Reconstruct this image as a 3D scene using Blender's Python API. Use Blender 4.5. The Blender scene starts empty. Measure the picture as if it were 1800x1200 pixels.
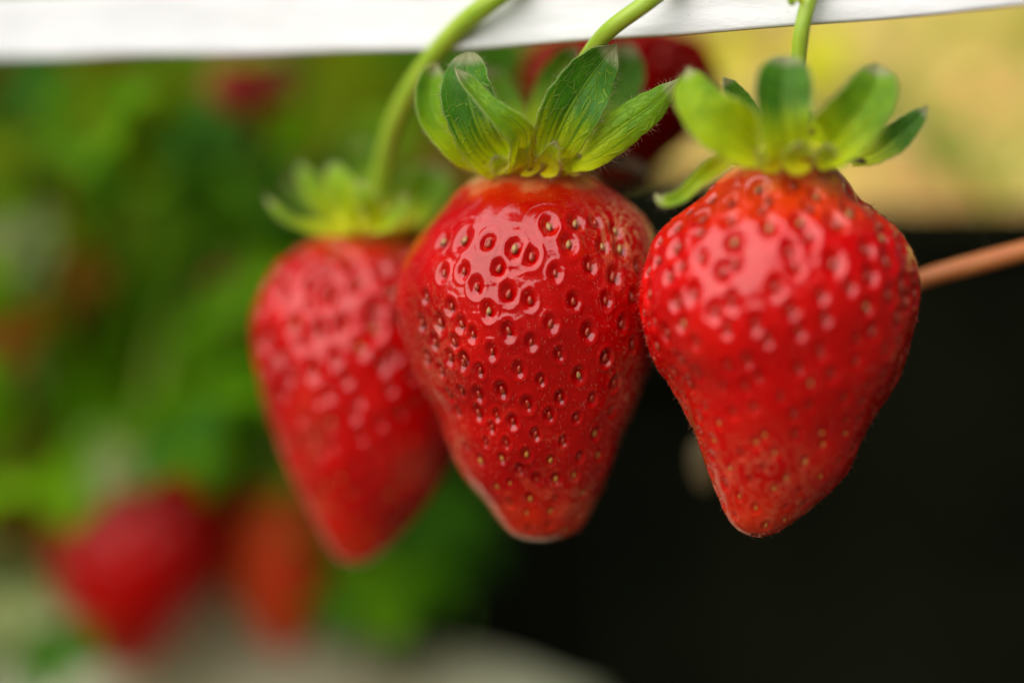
import bpy, math, random
import numpy as np

# ------------------------------------------------------------------ camera, world, sun
# all builders below work in millimetres round the camera; MM turns them into metres
MM = 0.001
HC = 1100.0                      # camera height above the ground, mm
K = 36.0 / (1800.0 * 100.0)      # mm across per photo pixel per mm of distance (100 mm lens)
FOCUS = 379.0
sc = bpy.context.scene
cam_data = bpy.data.cameras.new('camera')
cam = bpy.data.objects.new('camera', cam_data)
sc.collection.objects.link(cam)
cam.location = (0, 0, HC * MM)
cam.rotation_euler = (math.pi / 2, 0, 0)
cam_data.lens = 100.0
cam_data.sensor_width = 36.0
cam_data.clip_start = 0.01
cam_data.clip_end = 100.0
cam_data.dof.use_dof = True
cam_data.dof.focus_distance = FOCUS * MM
cam_data.dof.aperture_fstop = 2.8
cam_data.dof.aperture_blades = 0
sc.camera = cam

SUN_DIR = (-0.46, -0.60, 0.66)    # from the scene towards the sun
az = math.atan2(SUN_DIR[0], SUN_DIR[1])
el = math.atan2(SUN_DIR[2], math.hypot(SUN_DIR[0], SUN_DIR[1]))
world = bpy.data.worlds.new('World')
sc.world = world
world.use_nodes = True
wn = world.node_tree.nodes
sky = wn.new('ShaderNodeTexSky')
sky.sky_type = 'NISHITA'
sky.sun_disc = False
sky.sun_elevation = el
sky.sun_rotation = az
sky.dust_density = 2.5
sky.air_density = 1.0
wn['Background'].inputs['Strength'].default_value = 0.05
tint = wn.new('ShaderNodeMix')               # light through the cream tunnel cover is warmer than open sky
tint.data_type = 'RGBA'
tint.blend_type = 'MULTIPLY'
tint.inputs[0].default_value = 1.0
tint.inputs[7].default_value = (0.75, 0.66, 0.50, 1)
world.node_tree.links.new(sky.outputs[0], tint.inputs[6])
world.node_tree.links.new(tint.outputs[2], wn['Background'].inputs['Color'])
sun_data = bpy.data.lights.new('sun', 'SUN')
sun_data.energy = 5.0
sun_data.angle = math.radians(86)
sun_data.color = (1.0, 0.985, 0.965)
sun = bpy.data.objects.new('sun', sun_data)
sc.collection.objects.link(sun)
from mathutils import Vector
sun.rotation_euler = Vector(SUN_DIR).to_track_quat('Z', 'Y').to_euler()
sc.view_settings.view_transform = 'Standard'
sc.view_settings.look = 'None'
sc.view_settings.exposure = 0.05
sc.view_settings.gamma = 1.0
sc.cycles.use_denoising = True
sc.cycles.sample_clamp_indirect = 6.0
sc.cycles.max_bounces = 10

# ------------------------------------------------------------------ helpers
rng = np.random.default_rng(7)
random.seed(7)
C = sc.collection


def P(px, py, D):
    """photo pixel at distance D mm -> mm coordinates"""
    return np.array([(px - 900.0) * K * D, D, HC - (py - 600.0) * K * D])


def mesh_obj(name, verts, faces, mat, parent=None, smooth=True, uvs=None, attrs=None):
    me = bpy.data.meshes.new(name)
    v = np.asarray(verts, dtype=float) * MM
    org = np.zeros(3)
    if parent is not None:
        org = np.array(parent.get('_o', (0, 0, 0)), dtype=float)
        v = v - org
        me.from_pydata([tuple(x) for x in v], [], [tuple(f) for f in faces]) if not isinstance(faces, np.ndarray) else fast(me, v, faces)
        o = bpy.data.objects.new(name, me)
        C.objects.link(o)
        o.parent = parent
        o['_o'] = tuple(org)
    else:
        org = v.mean(axis=0)
        v = v - org
        me.from_pydata([tuple(x) for x in v], [], [tuple(f) for f in faces]) if not isinstance(faces, np.ndarray) else fast(me, v, faces)
        o = bpy.data.objects.new(name, me)
        C.objects.link(o)
        o.location = tuple(org)
        o['_o'] = tuple(org)
    if mat is not None:
        me.materials.append(mat)
    if smooth:
        me.polygons.foreach_set('use_smooth', [True] * len(me.polygons))
    if uvs is not None:
        ul = me.uv_layers.new(name='UVMap')
        li = np.empty(len(me.loops), dtype=np.int32)
        me.loops.foreach_get('vertex_index', li)
        ul.data.foreach_set('uv', np.asarray(uvs, dtype=float)[li].ravel())
    if attrs:
        for k, a in attrs.items():
            at = me.attributes.new(k, 'FLOAT', 'POINT')
            at.data.foreach_set('value', np.asarray(a, dtype=float))
    me.update()
    return o


def fast(me, v, f):
    n = len(v)
    m, w = f.shape
    me.vertices.add(n)
    me.vertices.foreach_set('co', v.ravel())
    me.loops.add(m * w)
    me.loops.foreach_set('vertex_index', f.ravel().astype(np.int32))
    me.polygons.add(m)
    me.polygons.foreach_set('loop_start', np.arange(0, m * w, w, dtype=np.int32))
    me.update(calc_edges=True)
    me.validate()


def thing(name, label, cat, origin, group=None):
    o = bpy.data.objects.new(name, None)
    o.empty_display_size = 0.01
    C.objects.link(o)
    og = np.asarray(origin, dtype=float) * MM
    o.location = tuple(og)
    o['_o'] = tuple(og)
    o['label'] = label
    o['category'] = cat
    if group:
        o['group'] = group
    return o


def tag(o, label=None, cat=None, group=None, kind=None):
    for k, v in (('label', label), ('category', cat), ('group', group), ('kind', kind)):
        if v:
            o[k] = v
    return o


def catmull(pts, n):
    """centripetal resample of a polyline (m,d) to n points evenly by arc length, smooth"""
    p = np.asarray(pts, dtype=float)
    m = len(p)
    q = np.vstack([2 * p[0] - p[1], p, 2 * p[-1] - p[-2]])
    out = []
    for i in range(m - 1):
        a, b, c, d = q[i], q[i + 1], q[i + 2], q[i + 3]
        lb = np.linalg.norm(c - b) + 1e-9
        la = np.linalg.norm(b - a) + 1e-9
        lc = np.linalg.norm(d - c) + 1e-9
        m1 = ((b - a) / la * lb + (c - b) / lb * la) / (la + lb) * lb
        m2 = ((c - b) / lb * lc + (d - c) / lc * lb) / (lb + lc) * lb
        for t in np.linspace(0, 1, 24, endpoint=False):
            out.append((2 * t**3 - 3 * t**2 + 1) * b + (t**3 - 2 * t**2 + t) * m1 + (-2 * t**3 + 3 * t**2) * c + (t**3 - t**2) * m2)
    out.append(p[-1])
    out = np.array(out)
    s = np.concatenate([[0], np.cumsum(np.linalg.norm(np.diff(out, axis=0), axis=1))])
    tt = np.linspace(0, s[-1], n)
    return np.stack([np.interp(tt, s, out[:, k]) for k in range(out.shape[1])], axis=1)


def interp1(vals, n):
    vals = np.asarray(vals, dtype=float)
    return catmull(np.stack([np.linspace(0, 1, len(vals)) * 10 * np.ptp(vals) + 1e-9 * np.arange(len(vals)), vals], 1), n)[:, 1] if np.ptp(vals) > 0 else np.full(n, vals[0])


def grid_faces(rows, cols, wrap=False):
    r = np.arange(rows - 1)[:, None]
    c = np.arange(cols if wrap else cols - 1)[None, :]
    c2 = (c + 1) % cols
    f = np.stack([r * cols + c, r * cols + c2, (r + 1) * cols + c2, (r + 1) * cols + c], axis=-1)
    return f.reshape(-1, 4)


def tube_geo(path, radii, n=100, sides=16, lump=0.0):
    p = catmull(path, n)
    r = np.interp(np.linspace(0, 1, n), np.linspace(0, 1, len(radii)), radii)
    t = np.gradient(p, axis=0)
    t /= np.linalg.norm(t, axis=1)[:, None]
    ref = np.array([0.13, 1.0, 0.07])
    a = np.cross(t, ref)
    a /= np.linalg.norm(a, axis=1)[:, None]
    b = np.cross(t, a)
    th = np.linspace(0, 2 * np.pi, sides, endpoint=False)
    rr = r[:, None] * (1 + lump * np.sin(np.arange(n) * 0.23)[:, None] + lump * np.sin(3 * th)[None, :] * 0.6)
    v = p[:, None, :] + rr[..., None] * (np.cos(th)[None, :, None] * a[:, None, :] + np.sin(th)[None, :, None] * b[:, None, :])
    nrm = (np.cos(th)[None, :, None] * a[:, None, :] + np.sin(th)[None, :, None] * b[:, None, :])
    v = v.reshape(-1, 3)
    f = grid_faces(n, sides, wrap=True)
    f = [tuple(x) for x in f]
    f.append(tuple(range(sides))[::-1])
    f.append(tuple((n - 1) * sides + k for k in range(sides)))
    uv = np.stack([np.tile(th / (2 * np.pi), n), np.repeat(np.linspace(0, 1, n), sides)], 1)
    return v, f, uv, nrm.reshape(-1, 3)


def hair_geo(pts, nrm, length, radius, droop=(0, 0, -0.4), curl=0.5, seg=3):
    """many thin tapered hairs as one mesh"""
    n = len(pts)
    nrm = nrm / (np.linalg.norm(nrm, axis=1)[:, None] + 1e-9)
    L = length * rng.uniform(0.45, 1.25, n)[:, None]
    d = nrm + np.array(droop) + rng.normal(0, curl, (n, 3))
    d /= np.linalg.norm(d, axis=1)[:, None]
    bend = rng.normal(0, 0.35, (n, 3)) + np.array([0, 0, -0.2])
    a = np.cross(d, rng.normal(0, 1, (n, 3)))
    a /= np.linalg.norm(a, axis=1)[:, None]
    b = np.cross(d, a)
    vs = []
    for k in range(seg + 1):
        t = k / seg
        c = pts + d * L * t + bend * L * t * t
        r = radius * (1 - 0.85 * t)
        for j in range(3):
            ang = j * 2 * math.pi / 3
            vs.append(c + r * (math.cos(ang) * a + math.sin(ang) * b))
    v = np.stack(vs, axis=1).reshape(-1, 3)
    per = 3 * (seg + 1)
    base = np.arange(n)[:, None] * per
    fs = []
    for k in range(seg):
        for j in range(3):
            j2 = (j + 1) % 3
            fs.append(base + np.array([[k * 3 + j, k * 3 + j2, (k + 1) * 3 + j2, (k + 1) * 3 + j]]))
    return v, np.concatenate(fs, axis=0)


# ------------------------------------------------------------------ materials
def new_mat(name):
    m = bpy.data.materials.new(name)
    m.use_nodes = True
    nt = m.node_tree
    for n in list(nt.nodes):
        nt.nodes.remove(n)
    out = nt.nodes.new('ShaderNodeOutputMaterial')
    return m, nt, out


class N:
    """small node-graph helper"""
    def __init__(self, nt):
        self.nt = nt

    def node(self, typ, **kw):
        n = self.nt.nodes.new(typ)
        for k, v in kw.items():
            setattr(n, k, v)
        return n

    def link(self, a, b):
        self.nt.links.new(a, b)

    def noise(self, vec, scale, detail=4, rough=0.55, dist=0.0):
        n = self.node('ShaderNodeTexNoise')
        n.inputs['Scale'].default_value = scale
        n.inputs['Detail'].default_value = detail
        n.inputs['Roughness'].default_value = rough
        n.inputs['Distortion'].default_value = dist
        if vec is not None:
            self.link(vec, n.inputs['Vector'])
        return n.outputs['Fac']

    def ramp(self, fac, stops, interp='LINEAR'):
        n = self.node('ShaderNodeValToRGB')
        n.color_ramp.interpolation = interp
        el_ = n.color_ramp.elements
        while len(el_) < len(stops):
            el_.new(0.5)
        for e, (p, c) in zip(el_, stops):
            e.position = p
            e.color = (*c, 1) if hasattr(c, '__len__') else (c, c, c, 1)
        self.link(fac, n.inputs['Fac'])
        return n.outputs['Color']

    def mix(self, fac, a, b, blend='MIX'):
        n = self.node('ShaderNodeMix', data_type='RGBA', blend_type=blend)
        ins = [s for s in n.inputs if s.type == 'RGBA']
        for s, val in ((n.inputs[0], fac), (ins[0], a), (ins[1], b)):
            if isinstance(val, (int, float)):
                s.default_value = val
            elif isinstance(val, tuple):
                s.default_value = (*val, 1)
            else:
                self.link(val, s)
        return [s for s in n.outputs if s.type == 'RGBA'][0]

    def math(self, op, a, b=0.0, c=None, clamp=False):
        n = self.node('ShaderNodeMath', operation=op, use_clamp=clamp)
        for i, val in enumerate((a, b) if c is None else (a, b, c)):
            if isinstance(val, (int, float)):
                n.inputs[i].default_value = val
            else:
                self.link(val, n.inputs[i])
        return n.outputs[0]

    def attr(self, name):
        n = self.node('ShaderNodeAttribute', attribute_name=name)
        return n.outputs['Fac']

    def obj(self):
        return self.node('ShaderNodeTexCoord').outputs['Object']

    def uv(self):
        return self.node('ShaderNodeTexCoord').outputs['UV']

    def mapping(self, vec, scale):
        n = self.node('ShaderNodeMapping')
        n.inputs['Scale'].default_value = scale
        self.link(vec, n.inputs['Vector'])
        return n.outputs[0]

    def bump(self, height, strength, dist, normal=None):
        n = self.node('ShaderNodeBump')
        n.inputs['Strength'].default_value = strength
        n.inputs['Distance'].default_value = dist
        self.link(height, n.inputs['Height'])
        if normal is not None:
            self.link(normal, n.inputs['Normal'])
        return n.outputs[0]

    def bsdf(self, **kw):
        n = self.node('ShaderNodeBsdfPrincipled')
        for k, v in kw.items():
            s = n.inputs[k.replace('_', ' ')]
            if isinstance(v, (int, float)):
                s.default_value = v
            elif isinstance(v, tuple):
                s.default_value = (*v, 1) if len(v) == 3 and s.type == 'RGBA' else v
            else:
                self.link(v, s)
        return n


def mat_flesh(name, hue=0.0, neck=(0.80, 0.42, 0.16), orange=0.20, gloss=1.0):
    m, nt, out = new_mat(name)
    g = N(nt)
    ob = g.obj()
    t = g.attr('along')
    scar_glint = g.attr('scar_glint')
    n1 = g.noise(ob, 90, 5, 0.6)
    n2 = g.noise(ob, 420, 4, 0.6)
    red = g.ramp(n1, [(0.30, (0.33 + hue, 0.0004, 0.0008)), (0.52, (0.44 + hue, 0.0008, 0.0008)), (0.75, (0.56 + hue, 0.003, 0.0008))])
    # orange towards shoulder and tip, broken up by noise
    tn = g.math('ADD', t, g.math('MULTIPLY', g.math('SUBTRACT', n1, 0.5), 0.22))
    om = g.ramp(tn, [(0.11, 1.0), (orange, 0.0), (0.80, 0.0), (0.97, 0.40)])
    col = g.mix(om, red, (0.72, 0.060, 0.006))
    nm = g.ramp(tn, [(0.105, 1.0), (0.16, 0.0)])
    col = g.mix(nm, col, neck)
    # pale scuffed skin low on the berry, dry scarred tissue, painted hair glints on one flank
    web = g.noise(g.mapping(ob, (1, 1, 0.45)), 330, 5, 0.65, 1.6)
    webm = g.ramp(web, [(0.47, 0.0), (0.52, 1.0), (0.57, 0.0)])
    col = g.mix(g.math('MULTIPLY', webm, scar_glint, clamp=True), col, (0.62, 0.30, 0.13))
    blot = g.ramp(g.noise(ob, 260, 4, 0.6, 0.6), [(0.55, 0.0), (0.66, 1.0)])
    low = g.ramp(t, [(0.62, 0.0), (0.85, 0.32)])
    col = g.mix(g.math('MULTIPLY', blot, low), col, (0.78, 0.13, 0.045))
    pit = g.attr('pit')
    col = g.mix(g.math('MULTIPLY', pit, 0.12), col, (0.34, 0.002, 0.004))
    micro = g.noise(g.mapping(ob, (1, 1, 0.35)), 1500, 3, 0.6)
    h = g.math('ADD', g.math('MULTIPLY', n2, 0.8), g.math('MULTIPLY', micro, 0.2))
    h = g.math('ADD', h, g.math('MULTIPLY', g.math('MULTIPLY', webm, scar_glint), 0.2))
    nrm = g.bump(h, 0.45, 0.00022)
    rough = g.math('ADD', g.ramp(n2, [(0.3, 0.07), (0.7, 0.15)]), g.math('MULTIPLY', scar_glint, 0.15))
    b = g.bsdf(Base_Color=col, Roughness=rough, Normal=nrm)
    b.inputs['Subsurface Weight'].default_value = 0.30
    b.inputs['Subsurface Radius'].default_value = (1.0, 0.18, 0.08)
    b.inputs['Subsurface Scale'].default_value = 0.0016
    b.inputs['Specular IOR Level'].default_value = 0.47 * gloss
    b.inputs['Coat Weight'].default_value = 0.04 * gloss
    b.inputs['Coat Roughness'].default_value = 0.05
    g.link(nrm, b.inputs['Coat Normal'])
    g.link(b.outputs[0], out.inputs[0])
    return m


def mat_simple(name, col, rough=0.5, noise=None, col2=None, bumpd=None, spec=0.5, trans=0.0):
    m, nt, out = new_mat(name)
    g = N(nt)
    c = col
    if noise:
        c = g.ramp(g.noise(g.obj(), noise, 4), [(0.35, col), (0.65, col2)])
    b = g.bsdf(Base_Color=c, Roughness=rough)
    b.inputs['Specular IOR Level'].default_value = spec
    if bumpd:
        g.link(g.bump(g.noise(g.obj(), noise * 2, 4), 0.6, bumpd), b.inputs['Normal'])
    if trans:
        tr = g.node('ShaderNodeBsdfTranslucent')
        if isinstance(c, tuple):
            tr.inputs[0].default_value = (*c, 1)
        else:
            g.link(c, tr.inputs[0])
        mx = g.node('ShaderNodeMixShader')
        mx.inputs[0].default_value = trans
        g.link(b.outputs[0], mx.inputs[1])
        g.link(tr.outputs[0], mx.inputs[2])
        g.link(mx.outputs[0], out.inputs[0])
    else:
        g.link(b.outputs[0], out.inputs[0])
    return m


def mat_sepal(name, green=(0.045, 0.200, 0.003), base=(0.60, 0.72, 0.006), basep=0.38, tip=(0.10, 0.20, 0.06), transl=0.42, vein=1.0):
    m, nt, out = new_mat(name)
    g = N(nt)
    uv = g.uv()
    sep = g.node('ShaderNodeSeparateXYZ')
    g.link(uv, sep.inputs[0])
    u, v = sep.outputs[0], sep.outputs[1]
    ob = g.obj()
    n1 = g.noise(ob, 330, 4, 0.6)
    # lengthwise streaks fan out of the base
    st = g.noise(g.mapping(uv, (16, 1.6, 1)), 1.0, 3, 0.55, 0.2)
    vv = g.math('ADD', v, g.math('MULTIPLY', g.math('SUBTRACT', st, 0.5), 0.75))
    body = g.ramp(n1, [(0.3, tuple(x * 0.8 for x in green)), (0.7, (green[0] * 1.7, green[1] * 1.25, green[2] * 1.3))])
    col = g.mix(g.ramp(vv, [(basep * 0.45, 1.0), (basep * 1.45, 0.0)]), body, base)
    # reticulate veins
    vo = g.node('ShaderNodeTexVoronoi', feature='DISTANCE_TO_EDGE')
    vo.inputs['Scale'].default_value = 1.0
    wob = g.mix(0.16, g.mapping(uv, (10, 13, 1)), g.node('ShaderNodeTexNoise').outputs['Color'])
    g.link(wob, vo.inputs['Vector'])
    ve = g.ramp(vo.outputs['Distance'], [(0.010, 1.0), (0.05, 0.0)])
    mid = g.ramp(g.math('ABSOLUTE', g.math('SUBTRACT', u, 0.5)), [(0.012, 1.0), (0.035, 0.0)])
    veins = g.math('MAXIMUM', g.math('MULTIPLY', ve, g.ramp(v, [(0.15, 0.0), (0.45, 1.0)])), g.math('MULTIPLY', mid, 0.6))
    col = g.mix(g.math('MULTIPLY', veins, 0.42 * vein), col, (0.30, 0.44, 0.03))
    # pale dry margin and tip
    edge = g.ramp(g.math('ABSOLUTE', g.math('SUBTRACT', u, 0.5)), [(0.475, 0.0), (0.50, 0.6)])
    col = g.mix(edge, col, (0.42, 0.46, 0.20))
    col = g.mix(g.ramp(g.math('ADD', v, g.math('MULTIPLY', n1, 0.12)), [(0.93, 0.0), (1.03, 0.8)]), col, (0.42, 0.42, 0.26))
    # small brown flecks near the base
    fl = g.ramp(g.noise(ob, 900, 2, 0.5), [(0.645, 0.0), (0.69, 1.0)])
    col = g.mix(g.math('MULTIPLY', fl, g.ramp(v, [(0.10, 0.9), (0.28, 0.0)])), col, (0.06, 0.022, 0.008))
    fine = g.noise(ob, 1600, 3, 0.6)
    h = g.math('ADD', g.math('MULTIPLY', n1, 0.6), g.math('ADD', g.math('MULTIPLY', veins, 0.5), g.math('MULTIPLY', fine, 0.35)))
    nrm = g.bump(h, 0.7, 0.0003)
    b = g.bsdf(Base_Color=col, Roughness=0.48, Normal=nrm)
    b.inputs['Sheen Weight'].default_value = 0.04
    b.inputs['Specular IOR Level'].default_value = 0.3
    b.inputs['Sheen Roughness'].default_value = 0.5
    tr = g.node('ShaderNodeBsdfTranslucent')
    tc = g.mix(0.6, col, g.mix(1.0, col, (1.0, 0.92, 0.25), 'MULTIPLY'))
    tc = g.mix(1.0, tc, (1.9, 1.75, 1.0), 'MULTIPLY')
    g.link(tc, tr.inputs[0])
    mx = g.node('ShaderNodeMixShader')
    mx.inputs[0].default_value = transl
    g.link(b.outputs[0], mx.inputs[1])
    g.link(tr.outputs[0], mx.inputs[2])
    g.link(mx.outputs[0], out.inputs[0])
    return m


def mat_stem(name, c1, c2):
    m, nt, out = new_mat(name)
    g = N(nt)
    uv = g.uv()
    n = g.noise(g.mapping(uv, (5, 9, 1)), 1.0, 4)
    col = g.ramp(n, [(0.3, c1), (0.7, c2)])
    b = g.bsdf(Base_Color=col, Roughness=0.42, Normal=g.bump(g.noise(g.mapping(uv, (26, 10, 1)), 1.0, 3), 0.5, 0.0002))
    b.inputs['Subsurface Weight'].default_value = 0.35
    b.inputs['Subsurface Radius'].default_value = (0.7, 1.0, 0.2)
    b.inputs['Subsurface Scale'].default_value = 0.0012
    g.link(b.outputs[0], out.inputs[0])
    return m


M_fleshM = mat_flesh('red strawberry flesh', -0.02, orange=0.19)
M_fleshR = mat_flesh('bright red strawberry flesh', 0.08, (0.80, 0.36, 0.10), 0.30)
M_fleshL = mat_flesh('soft red strawberry flesh', 0.04, (0.78, 0.22, 0.06))
M_fleshD = mat_flesh('dark red strawberry flesh', -0.28, gloss=0.05)  # dark ripe red; shade on the hidden berry is painted in too
M_fleshB = mat_flesh('background strawberry flesh', -0.06, gloss=0.45)
M_fleshO = mat_simple('orange red flesh', (0.46, 0.022, 0.002), 0.6, 40, (0.52, 0.06, 0.003), spec=0.15)
M_seed_tan = mat_simple('tan seed', (0.42, 0.24, 0.07), 0.4, 900, (0.17, 0.04, 0.012))
M_seed_red = mat_simple('dark red seed', (0.26, 0.012, 0.005), 0.22, 900, (0.38, 0.05, 0.014))
M_seed_gold = mat_simple('golden seed', (0.42, 0.24, 0.03), 0.35, 900, (0.50, 0.14, 0.02))
M_style = mat_simple('dry style', (0.09, 0.025, 0.01), 0.6)
M_hair = mat_simple('pale hair', (0.75, 0.62, 0.42), 0.5, trans=0.5)
M_hair_red = mat_simple('pinkish hair', (0.80, 0.42, 0.28), 0.5, trans=0.5)
M_sep = mat_sepal('green sepal')
M_sep_light = mat_sepal('light green sepal', (0.14, 0.35, 0.003), (0.58, 0.70, 0.005), 0.42, vein=0.5)
M_sep_yel = mat_sepal('yellow green sepal', (0.22, 0.44, 0.003), (0.58, 0.68, 0.004), 0.5, vein=0.4)
M_brown = mat_simple('withered brown', (0.10, 0.045, 0.012), 0.7, 700, (0.02, 0.009, 0.004), 0.0004)
M_lobe = mat_sepal('calyx lobe', (0.34, 0.52, 0.004), (0.70, 0.78, 0.006), 0.6, vein=0.1, transl=0.5)
M_collar = mat_sepal('calyx collar', (0.42, 0.54, 0.004), (0.62, 0.62, 0.006), 0.7, vein=0.1, transl=0.0)
M_stem = mat_stem('green stem', (0.24, 0.40, 0.02), (0.38, 0.50, 0.04))
M_stem_red = mat_stem('reddish runner stem', (0.50, 0.13, 0.03), (0.58, 0.22, 0.06))


# ------------------------------------------------------------------ strawberry
def outline(left, right, top, tip, rows):
    L = catmull([top] + left + [tip], rows)
    R = catmull([top] + right + [tip], rows)
    return L, R


seed_mesh_cache = {}


def seed_mesh(mat, key):
    """teardrop achene 1.0 x 1.5 x 0.6 mm with its dry style; z = out of the fruit, y = towards the tip"""
    if key in seed_mesh_cache:
        return seed_mesh_cache[key]
    rows, cols = 9, 12
    vs = []
    for i in range(rows):
        a = math.pi * i / (rows - 1)
        y = -math.cos(a) * 0.78
        r = math.sin(a) * (0.46 - 0.10 * math.cos(a) * -1 * 1.0)
        for j in range(cols):
            th = 2 * math.pi * j / cols
            vs.append((r * math.cos(th), y, r * 0.75 * math.sin(th)))
    f = [tuple(x) for x in grid_faces(rows, cols, True)]
    base = len(vs)
    pts = [(0.02, -0.35, 0.30), (0.08, -0.45, 0.62), (0.28, -0.25, 0.82), (0.42, 0.05, 0.86)]
    for k, p in enumerate(pts):
        r = 0.04 * (1 - 0.2 * k)
        for j in range(4):
            th = math.pi / 2 * j
            vs.append((p[0] + r * math.cos(th), p[1] + r * math.sin(th), p[2] + r * 0.3 * math.sin(th)))
    nb = len(f)
    for k in range(3):
        for j in range(4):
            f.append((base + k * 4 + j, base + k * 4 + (j + 1) % 4, base + (k + 1) * 4 + (j + 1) % 4, base + (k + 1) * 4 + j))
    me = bpy.data.meshes.new('seed')
    me.from_pydata([tuple(c * MM for c in v) for v in vs], [], f)
    me.materials.append(mat)
    me.materials.append(M_style)
    for i, p in enumerate(me.polygons):
        p.use_smooth = True
        if i >= nb:
            p.material_index = 1
    seed_mesh_cache[key] = me
    return me


def build_flesh(root, name, left, right, top, tip, D, mat, rows, cols, depthf=0.93, seeds_px=None, nseeds=235, scar_glint_at=None, pit=1.0,
                fuzz=4000, seed_size=1.0, lump_seed=0, with_seeds=True, tex='auto'):
    r_ = np.random.default_rng(100 + lump_seed)
    L, R = outline(left, right, top, tip, rows)
    th = np.linspace(0, 2 * np.pi, cols, endpoint=False)
    mid = (L + R) / 2
    half = (R - L) / 2
    s = np.cos(th)[None, :]
    d = np.sin(th)[None, :]
    hl = np.hypot(half[:, 0], half[:, 1])
    kw = rows // 6
    kern = np.hanning(2 * kw + 1)
    hsm = np.convolve(np.pad(hl, kw, mode='reflect', reflect_type='odd'), kern / kern.sum(), 'valid')
    edge_w = np.clip(np.minimum(np.arange(rows), rows - 1 - np.arange(rows)) / (rows * 0.16), 0, 1)
    edge_w = edge_w * edge_w * (3 - 2 * edge_w)
    hd = hl * (1 - edge_w) + hsm * edge_w
    px = mid[:, 0:1] + half[:, 0:1] * s
    py = mid[:, 1:2] + half[:, 1:2] * s
    dep = hd[:, None] * K * D * depthf * d
    # gentle lobes
    lob = 0.0
    tt = np.linspace(0, 1, rows)[:, None]
    for k in range(2, 6):
        lob = lob + 0.006 * np.sin(k * th[None, :] + r_.uniform(0, 6.28) + 2.5 * tt * r_.uniform(-1, 1)) * np.sin(np.pi * tt)
    X = (mid[:, 0:1] - 900) * K * D + (px - mid[:, 0:1]) * K * D * (1 + lob)
    Z = HC - (mid[:, 1:2] - 600) * K * D - (py - mid[:, 1:2]) * K * D
    Y = D + dep * (1 + lob)
    V = np.stack([X, Y, Z], axis=-1)
    dt = np.gradient(V, axis=0)
    dth = (np.roll(V, -1, axis=1) - np.roll(V, 1, axis=1))
    nr = np.cross(dt, dth)
    nr /= np.linalg.norm(nr, axis=2)[..., None] + 1e-12
    cen = np.stack([(mid[:, 0] - 900) * K * D, np.full(rows, D), HC - (mid[:, 1] - 600) * K * D], 1)
    sgn = np.sign(((V - cen[:, None, :]) * nr).sum(2).mean())
    nr *= sgn
    nr[0] = (0, 0, 1)
    nr[-1] = (0, 0, -1)
    # seed positions --------------------------------------------------
    flat = V.reshape(-1, 3)
    fn = nr.reshape(-1, 3)
    seeds = []
    front = (nr[..., 1] < 0.12)
    if seeds_px:
        proj = np.stack([900 + flat[:, 0] / (K * flat[:, 1]), 600 - (flat[:, 2] - HC) / (K * flat[:, 1])], 1)
        fmask = np.where(front.reshape(-1))[0]
        pf = proj[fmask]
        for (sx, sy) in seeds_px:
            i = np.argmin((pf[:, 0] - sx) ** 2 + (pf[:, 1] - sy) ** 2)
            seeds.append(fmask[i])
    # fill the rest by spiral on cumulative area (denser towards the tip)
    ringlen = 2 * np.pi * hl * K * D * (1 + depthf) / 2
    ds = np.linalg.norm(np.diff(cen + np.stack([half[:, 0] * K * D, 0 * hl, -half[:, 1] * K * D], 1), axis=0), axis=1)
    ds = np.concatenate([[0], ds])
    tcoord = np.cumsum(ds) / ds.sum()
    dens = np.where(tcoord < 0.15, 0.0, 1.0) * (1.0 + 0.9 * np.clip((tcoord - 0.45) / 0.55, 0, 1))
    w = np.cumsum(ringlen * ds * dens)
    w /= w[-1]
    ga = math.pi * (3 - math.sqrt(5))
    for k in range(nseeds):
        q = (k + 0.5) / nseeds
        row = int(np.clip(np.interp(q, w, np.arange(rows)) + r_.normal(0, 0.35) * rows / 60, 0, rows - 2))
        ang = (k * ga + r_.normal(0, 0.05)) % (2 * np.pi)
        i = row * cols + int(ang / (2 * np.pi) * cols) % cols
        if seeds_px:
            p = flat[i]
            sp = 3.3 - 1.0 * tcoord[row]
            if fn[i, 1] < -0.25:
                continue
            if min(np.linalg.norm(flat[j] - p) for j in seeds) < sp:
                continue
        seeds.append(i)
    seeds = np.array(seeds, dtype=int)
    srow = seeds // cols
    scol = seeds % cols
    # displacement ------------------------------------------------------
    pitm = np.zeros((rows, cols))
    disp = np.zeros((rows, cols))
    down = dt / (np.linalg.norm(dt, axis=2)[..., None] + 1e-12)
    info = []
    for n_, i in enumerate(seeds):
        r0, c0 = srow[n_], scol[n_]
        p = flat[i]
        nn = fn[i]
        mdir = down[r0, c0]
        adir = np.cross(nn, mdir)
        tq = tcoord[r0]
        size = (1.10 - 0.52 * np.clip((tq - 0.28) / 0.55, 0, 1)) * r_.uniform(0.80, 1.18) * (1.0 if seeds_px else float(np.interp(tq, [0.42, 0.6], [1.22, 1.0])))
        ra, rm = 1.18 * size, 1.62 * size
        dd = flat - p
        near = np.where((dd ** 2).sum(1) < 12.5)[0]
        q = dd[near]
        u = (q @ adir) / ra
        v = (q @ mdir) / rm
        rr = np.sqrt(u * u + v * v)
        x = np.clip((rr - 0.34) / (1.0 - 0.34), 0, 1)
        prof = 1 - x * x * (3 - 2 * x)
        pq = pit if seeds_px else pit * float(np.interp(tq, [0.0, 0.42, 0.6], [1.45, 1.45, 1.0]))
        dpt = 0.55 * size * pq * r_.uniform(0.8, 1.15) * np.clip((tq - 0.05) / 0.22, 0.25, 1) * (1.05 - 0.4 * tq)
        cur = disp.reshape(-1)
        cur[near] -= dpt * prof + 0.20 * pit * np.exp(-(rr / 1.7) ** 2)
        cur[near] += 0.09 * pit * np.exp(-((rr - 1.22) / 0.22) ** 2)
        pm = pitm.reshape(-1)
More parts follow.
